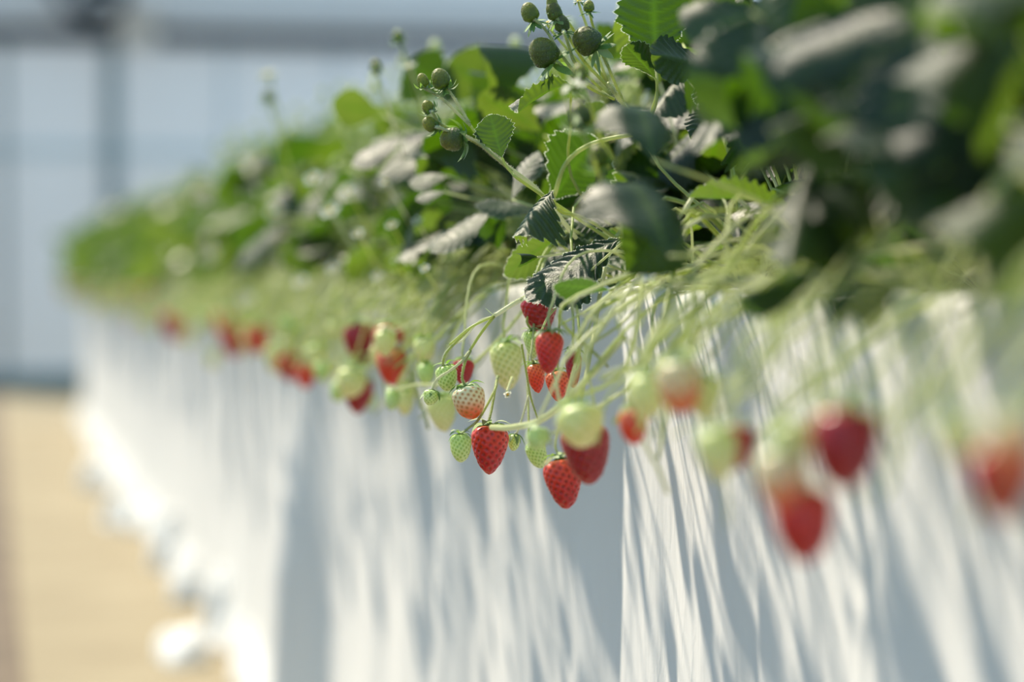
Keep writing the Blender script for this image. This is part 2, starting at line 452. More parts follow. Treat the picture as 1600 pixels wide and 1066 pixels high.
FRUITS = []
def fruit(px, py, wpx, hpx, kind, label, d=None, X=0.47, tip=(0, -1, 0), shape=None, sep='down', hero=False, stem=None,
          sr=0.0011, group=None, roll=None):
    """tip: direction of the tip as (right, up, towards camera); stem: list of world points from the fruit upward, or None for an arc to the trough rim"""
    if d is None: d = DX(px, py, X)
    h = hpx / FPX * d; w = wpx / FPX * d
    ax = camvec(*tip)
    top = P(px, py, d) - ax * h * 0.5
    z = -ax; y = (Vector((0.3, 1, 0.1)) - z * z.dot(Vector((0.3, 1, 0.1)))).normalized(); x = y.cross(z)
    src = shape or (random.choice(BERRY) if hero else random.choice(LOWB))
    me, sd = src
    if hero and shape is None: me, sd = BERRY[len(FRUITS) % 3]
    wm = max(v.co.x for v in me.vertices) * 2
    sx = w / wm
    rz = Matrix.Rotation(random.random() * 6.283 if roll is None else roll, 4, 'Z')
    M = Matrix.Translation(top) @ Matrix((x, y, z)).transposed().to_4x4() @ rz @ Matrix.Diagonal((sx, sx, h, 1))
    name = 'strawberry' if kind != 'bud' else 'strawberry_fruitlet'
    o = obj(name, me, None, M, kind)
    tag(o, label, 'strawberry' if kind != 'bud' else 'fruitlet', group)
    k = (w + h) * 0.5 / h; kk = (w + h) * 0.5 / sx
    if kind == 'bud': k *= 2.0; kk *= 2.0
    else: k *= 1.15; kk *= 1.15
    Ms = Matrix.Diagonal((kk, kk, k, 1))
    smesh = {'down': SEPAL_DOWN, 'up': SEPAL_UP, 'wrap': SEPAL_WRAP}[sep]
    if hero:
        c = obj('calyx', CAP, o, Ms)
        n = {'down': 9, 'up': 9, 'wrap': 7}[sep]
        for i in range(n):
            tilt = random.uniform(-.35, .55) if sep != 'wrap' else random.uniform(-.25, 0.0)
            obj('sepal', smesh, c, Matrix.Rotation(6.283 * i / n + random.uniform(-.2, .2), 4, 'Z') @ Matrix.Rotation(tilt, 4, 'X') @ Matrix.Translation((0, .06, .01)) @ Matrix.Scale(random.uniform(.8, 1.15), 4))
        s_ = obj('seeds', sd, o, Matrix.Identity(4), 'seed' if kind in ('ripe', 'ripe_shaded', 'orange', 'blush') else 'seed_green')
        s_['kind'] = 'stuff'
        if sep == 'wrap' or kind in ('bud', 'green'):
            # fine hairs that catch the light
            V, F = [], []
            for v in random.sample(list(me.vertices), 220):
                p = v.co.copy(); n_ = Vector((p.x, p.y, -0.2)).normalized(); q = n_.orthogonal().normalized() * 0.006; b0 = len(V)
                l = random.uniform(.03, .06)
                V += [p - q, p + q, p + n_ * l]; F.append((b0, b0 + 1, b0 + 2))
            hh = obj('hairs', mesh('hairs', V, F, 'hair'), o); hh['kind'] = 'stuff'
    else:
        obj('calyx', CALYX[{'down': 0, 'up': 1, 'wrap': 2}[sep]], o, Ms)
    # stem
    if stem is None:
        end = Vector((random.uniform(0.60, 0.68), top.y + random.uniform(-0.05, 0.25), random.uniform(1.0, 1.03)))
        mid = top.lerp(end, 0.45) + Vector((-0.02, 0, 0.05)) + Vector([random.uniform(-.015, .015) for _ in range(3)])
        pts = [top, top - ax * h * 0.5 + Vector((0, 0, 0.004)), mid, end]
    else:
        pts = [top] + [P(*s) for s in stem]
    inv = M.inverted()
    V, F = tube(pts, sr, sr * 1.25, 6, 6)
    so = obj('stem', mesh('stem', [inv @ v for v in V], F, 'stalk'), o)
    if hero:
        V, F = hairs(pts, sr, int(120 + 70 * len(pts)), 0.0014)
        hh = obj('stem_hairs', mesh('stem_hairs', [inv @ v for v in V], F, 'hair'), so); hh['kind'] = 'stuff'
    FRUITS.append(o)
    return o

# ================================================================== THE SETTING
# floor: straw path and dark ground sheet
V, F = boxes([(0.085, 4.5, -1, 24, -0.05, 0.0)])
tag(obj('floor', mesh('floor', V, F, 'straw_path', False)), kind='structure')
V, F = boxes([(-9, 0.085, -1, 24, -0.05, 0.004)])
tag(obj('floor_sheet', mesh('floor_sheet', V, F, 'ground_sheet', False)), kind='structure')

# end wall at Y = 21.6
WY = 21.6
def wx(px):                     # X where the pixel column meets the end wall
    r = ray(px, 300); return r.x / r.y * WY
def wz(py, px=200):
    r = ray(px, py); return CAM.z + r.z / r.y * WY
wall = empty('wall_end', (0, WY, 0)); tag(wall, kind='structure')
def wpart(name, lst, mat, parent=wall):
    V, F = boxes(lst)
    return obj(name, mesh(name, [(x, y - WY, z) for x, y, z in V], F, mat, False), parent)
ztop = wz(72); zmid = wz(232)
posts = [wx(5) - 0.97, wx(5), wx(175), wx(352), wx(525), wx(700), wx(875), wx(1050), wx(1225), wx(1400), wx(1600)]
for i in range(len(posts) - 1):
    a, b_ = posts[i], posts[i + 1]
    for z0, z1 in ((0.12, zmid), (zmid, ztop)):
        wpart('panel', [(a + 0.005, b_ - 0.005, WY, WY + 0.012, z0 + 0.005, z1 - 0.005)], 'film')
for i, x in enumerate(posts):
    hw = 0.07 if i == 2 else (0.03 if i == 1 else 0.02)
    wpart('post', [(x - hw, x + hw, WY - 0.09 if i in (1, 2) else WY - 0.03, WY - 0.002, 0, ztop)], 'steel' if i in (1, 2) else 'pale_steel')
wpart('girt', [(posts[0], posts[-1], WY - 0.03, WY - 0.001, zmid - 0.07, zmid + 0.02)], 'girt_paint')
wpart('sill', [(posts[0], posts[-1], WY - 0.06, WY + 0.05, 0, 0.12)], 'steel')
wpart('beam', [(posts[0], posts[-1], WY - 0.16, WY + 0.02, ztop, ztop + 0.15)], 'dark_steel')
wpart('purlin', [(posts[0], posts[-1], WY - 0.10, WY + 0.02, wz(17), wz(17) + 0.07)], 'steel')
wpart('gable_panel', [(posts[0], posts[-1], WY + 0.02, WY + 0.035, ztop + 0.15, 4.6)], 'film')
wpart('bracket', [(wx(184), wx(243), WY - 0.20, WY - 0.16, wz(76), wz(8))], 'bracket')
wpart('pale_board', [(wx(135), wx(172), WY - 0.22, WY - 0.16, wz(38), wz(12))], 'bracket')
fan = empty('circulation_fan', (wx(140), WY - 0.5, wz(36)))
tag(fan, 'dark round fan housing hung above the end wall beam', 'fan')
V, F = [], []
for i, (r, y) in enumerate(((0.30, -0.15), (0.36, -0.12), (0.36, 0.12), (0.30, 0.15), (0.28, 0.15), (0.28, -0.15))):
    for j in range(32):
        a = j * math.pi / 16; V.append((r * math.cos(a), y, r * math.sin(a) + 0.30))
for i in range(6):
    for j in range(32):
        F.append((i * 32 + j, i * 32 + (j + 1) % 32, ((i + 1) % 6) * 32 + (j + 1) % 32, ((i + 1) % 6) * 32 + j))
obj('housing', mesh('housing', V, F, 'machine'), fan)
for k in range(4):
    V, F = boxes([(0.03, 0.27, -0.01, 0.01, -0.06, 0.06)])
    obj('blade', mesh('blade', V, F, 'machine', False), fan, Matrix.Translation((0, 0, 0.30)) @ Matrix.Rotation(k * math.pi / 2 + .4, 4, 'Y') @ Matrix.Rotation(.5, 4, 'X'))
V, F = tube([(0, -0.06, 0.30), (0, 0.08, 0.30)], 0.05, 0.05, 16, 2)
obj('hub', mesh('hub', V, F, 'machine'), fan)
V, F = boxes([(-0.02, 0.02, -0.02, 0.02, 0.62, 2.3)])
obj('hanger', mesh('hanger', V, F, 'machine', False), fan)

# ------------------------------------------------------------------ bench: trough, soil, legs
XS = 0.64; ZT = 1.0; Y0, Y1 = -0.6, 16.2
tr_ = empty('planting_trough', (0, 0, 0)); tag(tr_, 'long raised planting trough of soil behind the white skirt', 'planter')
V, F = boxes([(XS + .03, XS + .05, Y0, Y1, .74, .99), (1.06, 1.08, Y0, Y1, .74, .99), (XS + .05, 1.06, Y0, Y1, .74, .76)])
obj('trough_shell', mesh('trough_shell', V, F, 'trough_plastic', False), tr_)
V, F = [], []
ny = 420
for i in range(ny + 1):
    for j in range(7):
        y = Y0 + (Y1 - Y0) * i / ny; x = XS + .05 + (1.06 - XS - .05) * j / 6
        V.append((x, y, 0.965 + 0.03 * noise.noise((x * 14, y * 14, 0))))
for i in range(ny):
    for j in range(6):
        a = i * 7 + j; F.append((a, a + 1, a + 8, a + 7))
obj('soil', mesh('soil', V, F, 'soil'), tr_)
for k in range(9):
    y = 0.5 + k * 1.9
    V, F = boxes([(0.72, 0.75, y, y + .03, 0, .74), (1.0, 1.03, y, y + .03, 0, .74), (.72, 1.03, y, y + .03, .70, .74)])
    obj('leg', mesh('leg', V, F, 'steel', False), tr_)

# white fabric skirt
def skirt_x(y, z):
    t = (ZT - z)
    a = min(1, 0.25 + t * 1.3)
    f = 0.020 * noise.noise((y * 2.3, z * 0.35, 3.1)) + 0.016 * noise.noise((y * 6.5 + z * .6, z * 0.5, 9.7)) \
        + 0.007 * noise.noise((y * 17 + z * 1.5, z * 1.1, 5.2)) + 0.0025 * noise.noise((y * 45 + z * 6, z * 5, 1.2))
    g = 0
    for c, w_, am in ((1.98, 0.03, -0.014), (4.72, 0.12, 0.085), (2.45, 0.05, -0.02), (3.3, 0.10, 0.025), (1.62, 0.04, 0.012)):
        yy = y - c - 0.05 * t
        g += am * math.exp(-(yy / w_) ** 2)
    flare = 0.06 * max(0, t - 0.55) ** 1.5 + (0.075 * max(0, t - 0.86) / .14 * (0.5 + noise.noise((y * 3.1, 0, 7.7)) * 1.1) if t > .86 else 0)
    return XS - (f * 0.8 + g) * a - max(0, flare)
zs = [1.0 - i * 0.02 for i in range(47)] + [0.06, 0.04, 0.02, 0.006]
ys = []
y = Y0
while y < Y1 + .2:
    ys.append(y); y += 0.010 if y < 3.5 else 0.022
V, F = [], []
for y in ys:
    V.append((XS + 0.075, y, ZT - 0.012)); V.append((XS + 0.03, y, ZT + 0.004))
    for z in zs: V.append((skirt_x(y, z), y, z))
nr = len(zs) + 2
for i in range(len(ys) - 1):
    for j in range(nr - 1):
        a = i * nr + j; F.append((a, a + nr, a + nr + 1, a + 1))
sk = empty('bench_skirt', (XS, 3, 0)); tag(sk, 'white fabric skirt hanging in folds down the front of the planting bench', 'skirt')
off = Vector((XS, 3, 0))
obj('cloth', mesh('cloth', [Vector(v) - off for v in V], F, 'fabric'), sk)
V, F = boxes([(1.10, 1.11, Y0, Y1, 0, 1.0)])  # unseen sheet added at the back of the bench to block light
obj('back_light_block', mesh('back_light_block', [Vector(v) - off for v in V], F, 'fabric', False), sk)
V, F = boxes([(XS + .02, 1.10, Y1 + .01, Y1 + .02, 0, 0.99)])
obj('end_cloth', mesh('end_cloth', [Vector(v) - off for v in V], F, 'fabric', False), sk)
# gathered bundles of the same cloth on the floor
for i, (px, py, w_, h_) in enumerate(((345, 955, .085, .19), (262, 838, .12, .17), (300, 905, .11, .12), (183, 785, .11, .13), (285, 1010, .12, .08), (215, 800, .1, .1), (150, 730, .12, .12))):
    d = (CAM.z - 0.0) / -ray(px, py + h_ / 2 * FPX / 7).z
    c = P(px, py, d); c.z = 0
    V, F = [], []
    for a in range(11):
        th = math.pi / 2 * a / 10
        for b_ in range(24):
            ph = b_ * math.pi / 12
            dv = Vector((math.cos(th) * math.cos(ph) * w_ * .55, math.cos(th) * math.sin(ph) * w_ * .95, math.sin(th) * h_))
            k = 1 + 0.35 * noise.noise(dv * 16 + Vector((i * 5, 0, 0)))
            V.append(dv * k + Vector((0, 0, .002)))
    for a in range(10):
        for b_ in range(24):
            F.append((a * 24 + b_, a * 24 + (b_ + 1) % 24, (a + 1) * 24 + (b_ + 1) % 24, (a + 1) * 24 + b_))
    obj('cloth_gather', mesh('cloth_gather', V, F, 'fabric'), sk, Matrix.Translation(c - off))

# ================================================================== PLANTS
SIL = [(90, 400), (110, 360), (200, 308), (330, 255), (400, 205), (470, 170), (600, 140), (650, 118), (760, 70), (830, 62), (900, 70), (960, 40), (1000, -30), (1100, -60), (1200, -300)]
def sil(px):
    if px <= SIL[0][0]: return SIL[0][1]
    for (a, b_), (c, d) in zip(SIL, SIL[1:]):
        if a <= px <= c: return b_ + (d - b_) * (px - a) / (c - a)
    return -1e6
def allowed(p, size):
    """keeps the random foliage inside the hedge's outline and out of the gap kept for the plants in focus"""
    px, py, d = proj(p)
    if d < 0.75: return False
    s = size * FPX / d * 0.5
    if py - s < sil(px): return False
    low = 455 if px > 640 else 330 + 0.16 * px + 40
    if p.x < 0.50 or p.z < (0.985 if d < 2.6 else 0.945): return False
    if d > 2.6 and p.x < .60 and p.z < 1.02: return False
    if 620 < px < 1135 and d < 2.46 and py < 520: return False
    if 760 < px < 980 and 60 < py < 340 and d < 2.64: return False
    if px > 700 and d < 2.46 and py + s > 430: return False
    if 600 < px < 1000 and d < 3.3 and py + s > 455: return False
    return True
def leaf_params(rnd, i, n):
    inner = i / n
    el = math.radians(8 + 72 * inner + rnd.uniform(-9, 9))
    L = rnd.uniform(0.15, 0.22) * (0.85 + 0.65 * inner)
    return el, L
def grow_plant(loc, seed, n=11, detailed=True, label=None, group=None, scale=1.0):
    rnd = random.Random(seed)
    loc = Vector(loc)
    plant = empty('strawberry_plant', loc) if detailed else None
    if plant: tag(plant, label, 'strawberry plant', group)
    JV, JF = [], []; stalkf = set()
    made = 0
    for i in range(n):
        el, L = leaf_params(rnd, i, n); L *= scale
        az = i * 2.39996 + rnd.uniform(-.4, .4) + seed
        h = Vector((math.cos(az), math.sin(az), 0))
        d0 = h * math.cos(el) + Vector((0, 0, 1)) * math.sin(el)
        end = d0 * L + h * 0.04 - Vector((0, 0, 0.015))
        mid = d0 * L * 0.55 + Vector((0, 0, 0.012))
        pts = [Vector((0, 0, -0.01)), mid, end]
        fwd = (h * 0.9 + Vector((0, 0, rnd.uniform(-.55, .25)))).normalized()
        track = 0.7 if loc.y > 2.6 or not detailed else 0.3       # blades turn towards the sun
        nrm = (Vector((0, 0, 1 - .6 * track)) + SUN_TO * track + h * rnd.uniform(-.2, .4) + Vector((rnd.uniform(-.6, .6), rnd.uniform(-.6, .6), 0))).normalized()
        if detailed and loc.y < 2.1 and nrm.dot((SUN_TO - Fv).normalized()) > 0.90 and rnd.random() < .8: nrm = (nrm + Fv * .7).normalized()
        if detailed and loc.y < 2.0 and nrm.dot(SUN_TO) > .3 and rnd.random() < .85: nrm = (nrm - SUN_TO * (nrm.dot(SUN_TO) - .08)).normalized(); nrm = -nrm if nrm.z < 0 else nrm
        side = fwd.cross(nrm).normalized()
        sz = rnd.uniform(0.062, 0.088) * scale
        specs = []
        for a, k in ((0, 1.0), (1.15, .92), (-1.15, .92)):
            f = (fwd * math.cos(a) + side * math.sin(a)).normalized()
            nn = (nrm + side * math.sin(a) * rnd.uniform(-.1, .45) + Vector((rnd.uniform(-.2, .2),) * 3)).normalized()
            b_ = end + f * 0.006
            specs.append((b_, b_ + f * sz * k, nn, sz * k * rnd.uniform(.82, .98), rnd.randrange(7)))
        if detailed:
            ok = [s for s in specs if allowed(loc + (s[0] + s[1]) / 2, s[3])]
            if not ok: continue
            if not allowed(loc + end, 0.0): continue
            V, F = tube(pts, 0.0018 if loc.y < 2.6 else .0026, 0.0012 if loc.y < 2.6 else .0018, 5, 4)
            st = obj('leaf_stalk', mesh('leaf_stalk', V, F, 'stalk'), plant)
            for s in ok:
                obj('leaflet', LEAF[s[4]], st, frame(s[0], s[1], s[2], s[3]))
            made += 1
        else:
            f0 = len(JF); tube(pts, 0.0022, 0.0016, 4, 2, JV, JF); stalkf.update(range(f0, len(JF)))
            for s in specs:
                M = frame(s[0], s[1], s[2], s[3]); me = LOWLEAF[s[4] % 3]; b0 = len(JV)
                JV += [M @ v.co for v in me.vertices]; JF += [tuple(b0 + q for q in p.vertices) for p in me.polygons]
    if detailed:
        if made == 0:
            bpy.data.objects.remove(plant); return None
        V, F = tube([(0, 0, -0.03), (0.002, 0.001, 0.0), (0, 0, 0.02)], 0.012, 0.007, 8, 3)
        obj('crown', mesh('crown', V, F, 'stalk'), plant)
        if loc.y > 2.75:
            for k in range(12):
                a = rnd.random() * 6.28; z = rnd.uniform(.16, .37)
                e = Vector((math.cos(a) * .12 - .05, math.sin(a) * .12, z))
                px, py, d = proj(loc + e)
                if py < sil(px) - 25: continue
                V, F = tube([Vector((0, 0, 0)), Vector((e.x * .4, e.y * .4, z * .6)), e], .0022, .0016, 5, 4)
                w_ = obj('bud_stalk', mesh('bud_stalk', V, F, 'stalk'), plant)
                obj('bud', LOWB[1][0], w_, Matrix.Translation(e) @ Matrix.Rotation(math.pi, 4, 'X') @ Matrix.Scale(rnd.uniform(.012, .019), 4), 'bud_young')
        return plant
    for k in range(24):      # fruit stalks hanging over the aisle side, bud stalks above
        f0 = len(JF)
        if k < 13:
            pts = [Vector((-.02, rnd.uniform(-.08, .08), .02)), Vector((-.12, rnd.uniform(-.1, .1), rnd.uniform(.03, .12))), Vector((-.22, rnd.uniform(-.12, .1), rnd.uniform(-.06, .03))), Vector((-.26, rnd.uniform(-.14, .08), rnd.uniform(-.15, -.07)))]
        else:
            a = rnd.random() * 6.28; pts = [Vector((0, 0, 0)), Vector((math.cos(a) * .05, math.sin(a) * .05, .2)), Vector((math.cos(a) * .11, math.sin(a) * .11, rnd.uniform(.3, .4)))]
        tube(pts, 0.0026, 0.0018, 4, 3, JV, JF); stalkf.update(range(f0, len(JF)))
    me = mesh('strawberry_plant', JV, JF, 'leaf')
    me.materials.append(MATS['stalk'])
    me.polygons.foreach_set('material_index', [1 if i in stalkf else 0 for i in range(len(JF))])
    return me

PLANTS = []; cnt = {}
ORD = ['', 'first', 'second', 'third', 'fourth', 'fifth', 'sixth', 'seventh', 'eighth', 'ninth', 'tenth', 'eleventh']
seed = 100
y = 0.75
while y < 6.6:
    for X in (0.74, 0.95):
        yy = y + (0.1 if X > .8 else 0) + random.uniform(-.03, .03)
        cnt[X] = cnt.get(X, 0) + 1; nth = ORD[min(cnt[X], 11)]; line = 'front' if X < .8 else 'back'
        if yy < 1.55: lab, g = 'big blurred strawberry plant in the near foreground, %s from the right in the %s line' % (nth, line), 'near foreground plants'
        elif yy < 2.7: lab, g = 'leafy strawberry plant by the sharply focused fruit, %s from the right in the %s line' % (nth, line), 'plants around the focused fruit'
        else: lab, g = 'soft-focus strawberry plant in the middle stretch of the hedge', 'plants in the middle stretch'
        seed += 1
        p = grow_plant((X, yy, 0.985), seed, 16 if yy < 2.7 else 13, True, lab, g, 1.30 if yy > 2.6 else 1.12)
        if p: PLANTS.append(p)
    y += 0.19
FAR = [grow_plant((0, 0, 0), 300 + k, 12, False, scale=1.2) for k in range(9)]
k = 0
while y < 16.1:
    for X in (0.74, 0.95):
        k += 1
        o = obj('strawberry_plant', FAR[(k * 5) % 9], None, Matrix.Translation((X, y + random.uniform(-.04, .04), 0.985)) @ Matrix.Rotation(random.uniform(-.3, .3), 4, 'Z') @ Matrix.Scale(random.uniform(.85, 1.02), 4))
        tag(o, 'very blurred small-looking strawberry plant at the far end of the row', 'strawberry plant', 'far end plants')
    y += 0.21

# --- plants carrying the leaves in focus (one plant each stands at the trough's front edge)
hero = {}
def hero_plant(key, y, label, X=0.70):
    o = empty('strawberry_plant', (X, y, 0.985)); tag(o, label, 'strawberry plant'); hero[key] = o
    V, F = tube([(0, 0, -0.03), (0.002, 0.001, 0.0), (0, 0, 0.02)], 0.012, 0.007, 8, 3)
    obj('crown', mesh('crown', V, F, 'stalk'), o)
    return o
hero_plant('A', 2.36, 'strawberry plant with the bright ribbed leaf just above the focused fruit')
hero_plant('B', 2.16, 'strawberry plant with upright backlit leaves in focus at the top centre', 0.76)
hero_plant('C', 1.82, 'strawberry plant with two big dark teal out-of-focus leaves right of centre')
hero_plant('D', 1.45, 'strawberry plant with pale out-of-focus leaves at upper right')
hero_plant('E', 2.75, 'strawberry plant with long white sunlit leaves left of the focused buds')
GL = (-0.41, 0.77, 0.49)      # catches the sun's glare
GL2 = (-0.36, 0.71, 0.60)    # the same, turned a little more to the camera
BK = (0.25, 0.60, -0.75)      # seen from below, lit through
DK = (0.35, 0.55, 0.76)      # faces the camera, away from the sun
def hleaf(key, base, tip, wpx, d, nrm, me=None, d2=None, crown=True, bend=None):
    p = hero[key]; loc = p.location
    b_ = P(*base, d) - loc; t_ = P(*tip, d2 or d) - loc
    dirn = (t_ - b_).normalized()
    pts = [Vector((0, 0, 0.01)), b_ * 0.5 + Vector((0, 0, 0.03)) - dirn * 0.01, b_]
    V, F = tube(pts if bend is None else [Vector((0, 0, .01))] + [P(*q) - loc for q in bend] + [b_], 0.0019, 0.0012, 6, 6)
    st = obj('leaf_stalk', mesh('leaf_stalk', V, F, 'stalk'), p)
    obj('leaflet', me or random.choice(LEAF), st, frame(b_, t_, camvec(*nrm), wpx / FPX * d))
    return st
# in focus
hleaf('A', (968, 372), (818, 452), 140, 2.30, (-.38, .72, .58), LEAF_RIB, 2.28)
hleaf('A', (864, 298), (800, 358), 98, 2.28, (-.68, .56, .48), LEAF_CUP, 2.255, bend=[(930, 350, 2.34), (875, 330, 2.30)])
hleaf('A', (882, 362), (786, 428), 60, 2.46, BK, LEAF_FLAT, 2.44)
hleaf('A', (864, 312), (925, 212), 135, 2.42, (-.3, .45, -.85), LEAF_FLAT, 2.42, bend=[(872, 345, 2.40)])
hleaf('A', (784, 246), (766, 180), 62, 2.30, (-.1, .4, -.9), LEAF_FLAT, 2.30, bend=[(840, 300, 2.31), (798, 268, 2.30)])
hleaf('A', (892, 132), (796, 158), 58, 2.34, (.1, .65, -.7), LEAF_FOLD, 2.26, bend=[(905, 300, 2.40), (893, 180, 2.36)])
hleaf('B', (1026, 105), (1018, -30), 128, 2.34, (-.25, .3, -.9), LEAF_FLAT, 2.33, bend=[(1030, 260, 2.34), (1027, 150, 2.33)])
hleaf('B', (1112, 105), (1035, 78), 78, 2.33, (.35, .25, .9), LEAF[4], 2.27)
hleaf('B', (1024, 122), (978, 66), 50, 2.33, (-.3, .8, -.5), LEAF_FOLD, 2.31, bend=[(1030, 260, 2.34), (1027, 140, 2.33)])
hleaf('B', (1180, 70), (1106, 158), 92, 2.30, (-.2, .45, .85), LEAF_RIB, 2.22)
hleaf('B', (1228, 40), (1100, 28), 72, 2.26, (0, .5, -.85), LEAF_FLAT, 2.26)
hleaf('B', (1120, 160), (1085, 210), 48, 2.36, DK, LEAF[0], 2.30)
hleaf('B', (1070, 120), (1010, 160), 70, 2.48, GL, LEAF[1], 2.44)
hleaf('A', (952, 454), (864, 442), 48, 2.16, (.1, .55, -.8), LEAF_FLAT, 2.12)
hleaf('A', (840, 402), (818, 400), 22, 2.32, (.3, .2, .9), LEAF_ARCH, 2.29)
hleaf('A', (970, 350), (880, 344), 56, 2.42, (-.35, .70, .62), LEAF_RIB, 2.41)
hleaf('A', (1010, 398), (920, 424), 80, 2.44, (-.35, .70, .62), LEAF_RIB, 2.42)
hleaf('A', (905, 240), (940, 160), 60, 2.45, BK, LEAF_FLAT, 2.45)
hleaf('A', (800, 312), (838, 236), 48, 2.52, GL2, LEAF_FLAT, 2.54)
# behind, soft
hleaf('E', (785, 322), (672, 388), 62, 2.62, GL2, LEAF_FLAT, None)
hleaf('E', (850, 330), (745, 318), 46, 2.60, GL2, LEAF_FLAT, None)
hleaf('E', (715, 240), (592, 268), 52, 2.80, GL2, LEAF_FLAT, None)
hleaf('E', (630, 215), (550, 255), 60, 2.85, GL2, LEAF_FLAT, None)
hleaf('E', (700, 275), (640, 285), 46, 2.70, GL2, LEAF_FLAT, None)
hleaf('E', (695, 300), (650, 310), 28, 2.66, GL2, LEAF_FLAT, None)
hleaf('E', (700, 150), (640, 95), 120, 3.0, BK, LEAF_FLAT, 3.0)
hleaf('E', (770, 150), (705, 92), 130, 2.95, BK, LEAF_FLAT, 2.95)
hleaf('E', (850, 165), (745, 125), 130, 2.85, BK, LEAF_ARCH, 2.9)
hleaf('E', (860, 90), (755, 72), 90, 2.75, DK, LEAF_ARCH, 2.70)
hleaf('E', (600, 180), (520, 158), 80, 3.1, BK, LEAF_FLAT, 3.1)
hleaf('E', (780, 390), (772, 335), 60, 2.62, DK, LEAF[0], 2.6)
hleaf('E', (448, 342), (370, 414), 56, 3.9, GL2, LEAF_FLAT, None)
# in front, soft
hleaf('D', (1290, 415), (1150, 452), 60, 1.75, GL, LEAF_ARCH, 1.70)
hleaf('D', (1430, 430), (1290, 452), 70, 1.55, GL, LEAF_ARCH, 1.50)
hleaf('C', (1020, 250), (1000, 138), 135, 1.90, DK, LEAF_DOME, 1.945)
hleaf('C', (1045, 400), (985, 245), 180, 1.83, DK, LEAF_DOME, 1.895)
hleaf('C', (1165, 140), (1082, 225), 62, 1.95, GL, LEAF[0], 1.88)
hleaf('C', (1150, 165), (1100, 215), 60, 2.05, BK, LEAF_FLAT, 2.0)
hleaf('C', (1060, 330), (985, 420), 120, 1.98, (.3, .3, .9), LEAF[3], 1.92)
hleaf('D', (1275, 225), (1215, 395), 88, 1.62, (-.5, .55, .65), LEAF_ARCH, 1.52)
hleaf('D', (1330, 275), (1300, 420), 150, 1.60, DK, LEAF_ARCH, 1.55)
hleaf('D', (1480, 200), (1420, 265), 90, 1.50, GL, LEAF_ARCH, 1.42)
hleaf('D', (1200, 70), (1390, -25), 80, 1.62, GL, LEAF_ARCH, 1.6)
hleaf('D', (1330, 130), (1130, 110), 150, 1.70, (.75, .3, -.55), LEAF_ARCH, 1.66)
hleaf('D', (1420, 130), (1210, 190), 110, 1.55, (-.1, .6, .7), LEAF_ARCH, 1.5)
hleaf('D', (1500, 60), (1400, 10), 140, 1.55, BK, LEAF_FLAT, 1.55)
hleaf('D', (1560, 180), (1470, 330), 190, 1.45, DK, LEAF_ARCH, 1.40)
hleaf('D', (1600, 60), (1490, 140), 190, 1.40, DK, LEAF_ARCH, 1.35)
hleaf('D', (1640, 300), (1530, 380), 170, 1.35, DK, LEAF_ARCH, 1.3)
hleaf('D', (1390, 330), (1230, 330), 120, 1.75, DK, LEAF[0], 1.7)

# ================================================================== FRUIT
G = dict(hero=True)
# the truss in focus: a main stalk with branches, part of plant A
def stalk_part(key, pts, r0, r1, name='fruit_stalk', hair=True, parent=None):
    p = hero[key]; w = [P(*q) for q in pts]
    V, F = tube(w, r0, r1, 8, 8)
    o = obj(name, mesh(name, [v - p.location for v in V], F, 'stalk'), parent or p)
    if hair:
        V, F = hairs(w, r0, 150 * len(pts), 0.0015)
        hh = obj('hairs', mesh('hairs', [v - p.location for v in V], F, 'hair'), o if parent is None else o); hh['kind'] = 'stuff'
    return o
ms = stalk_part('A', [(960, 420, 2.40), (880, 440, 2.36), (815, 468, 2.31), (772, 494, 2.30)], 0.0024, 0.0021)
stalk_part('A', [(772, 494, 2.30), (752, 520, 2.30), (734, 548, 2.30)], 0.0016, 0.0013, 'branch', False, ms)
stalk_part('A', [(772, 494, 2.30), (735, 512, 2.29), (702, 539, 2.29)], 0.0013, 0.0011, 'branch', False, ms)
stalk_part('A', [(772, 494, 2.30), (748, 503, 2.31), (722, 532, 2.31), (703, 538, 2.30)], 0.0010, 0.0009, 'branch', False, ms)
for (bx, by, tx, ty) in ((772, 494, 753, 484), (736, 548, 730, 538), (702, 538, 694, 541), (815, 468, 812, 474)):
    M = frame(P(bx, by, 2.298) - hero['A'].location, P(tx, ty, 2.29) - hero['A'].location, camvec(.2, .7, .7), 0.004)
    obj('bract', SEPAL_UP, ms, M @ Matrix.Scale(2.3, 4))
hp = hero['A']
V, F = tube([P(866, 306, 2.40), P(884, 256, 2.38), P(922, 226, 2.36), P(985, 211, 2.34), P(1010, 215, 2.36)], .0024, .0020, 8, 8)
obj('leaf_stalk', mesh('leaf_stalk', [v - hp.location for v in V], F, 'stalk'), hp)
stalk_part('C', [(975, 525, 2.08), (905, 606, 2.10), (848, 655, 2.13), (800, 668, 2.16), (768, 668, 2.20)], .0034, .0026, 'fruit_stalk', False)

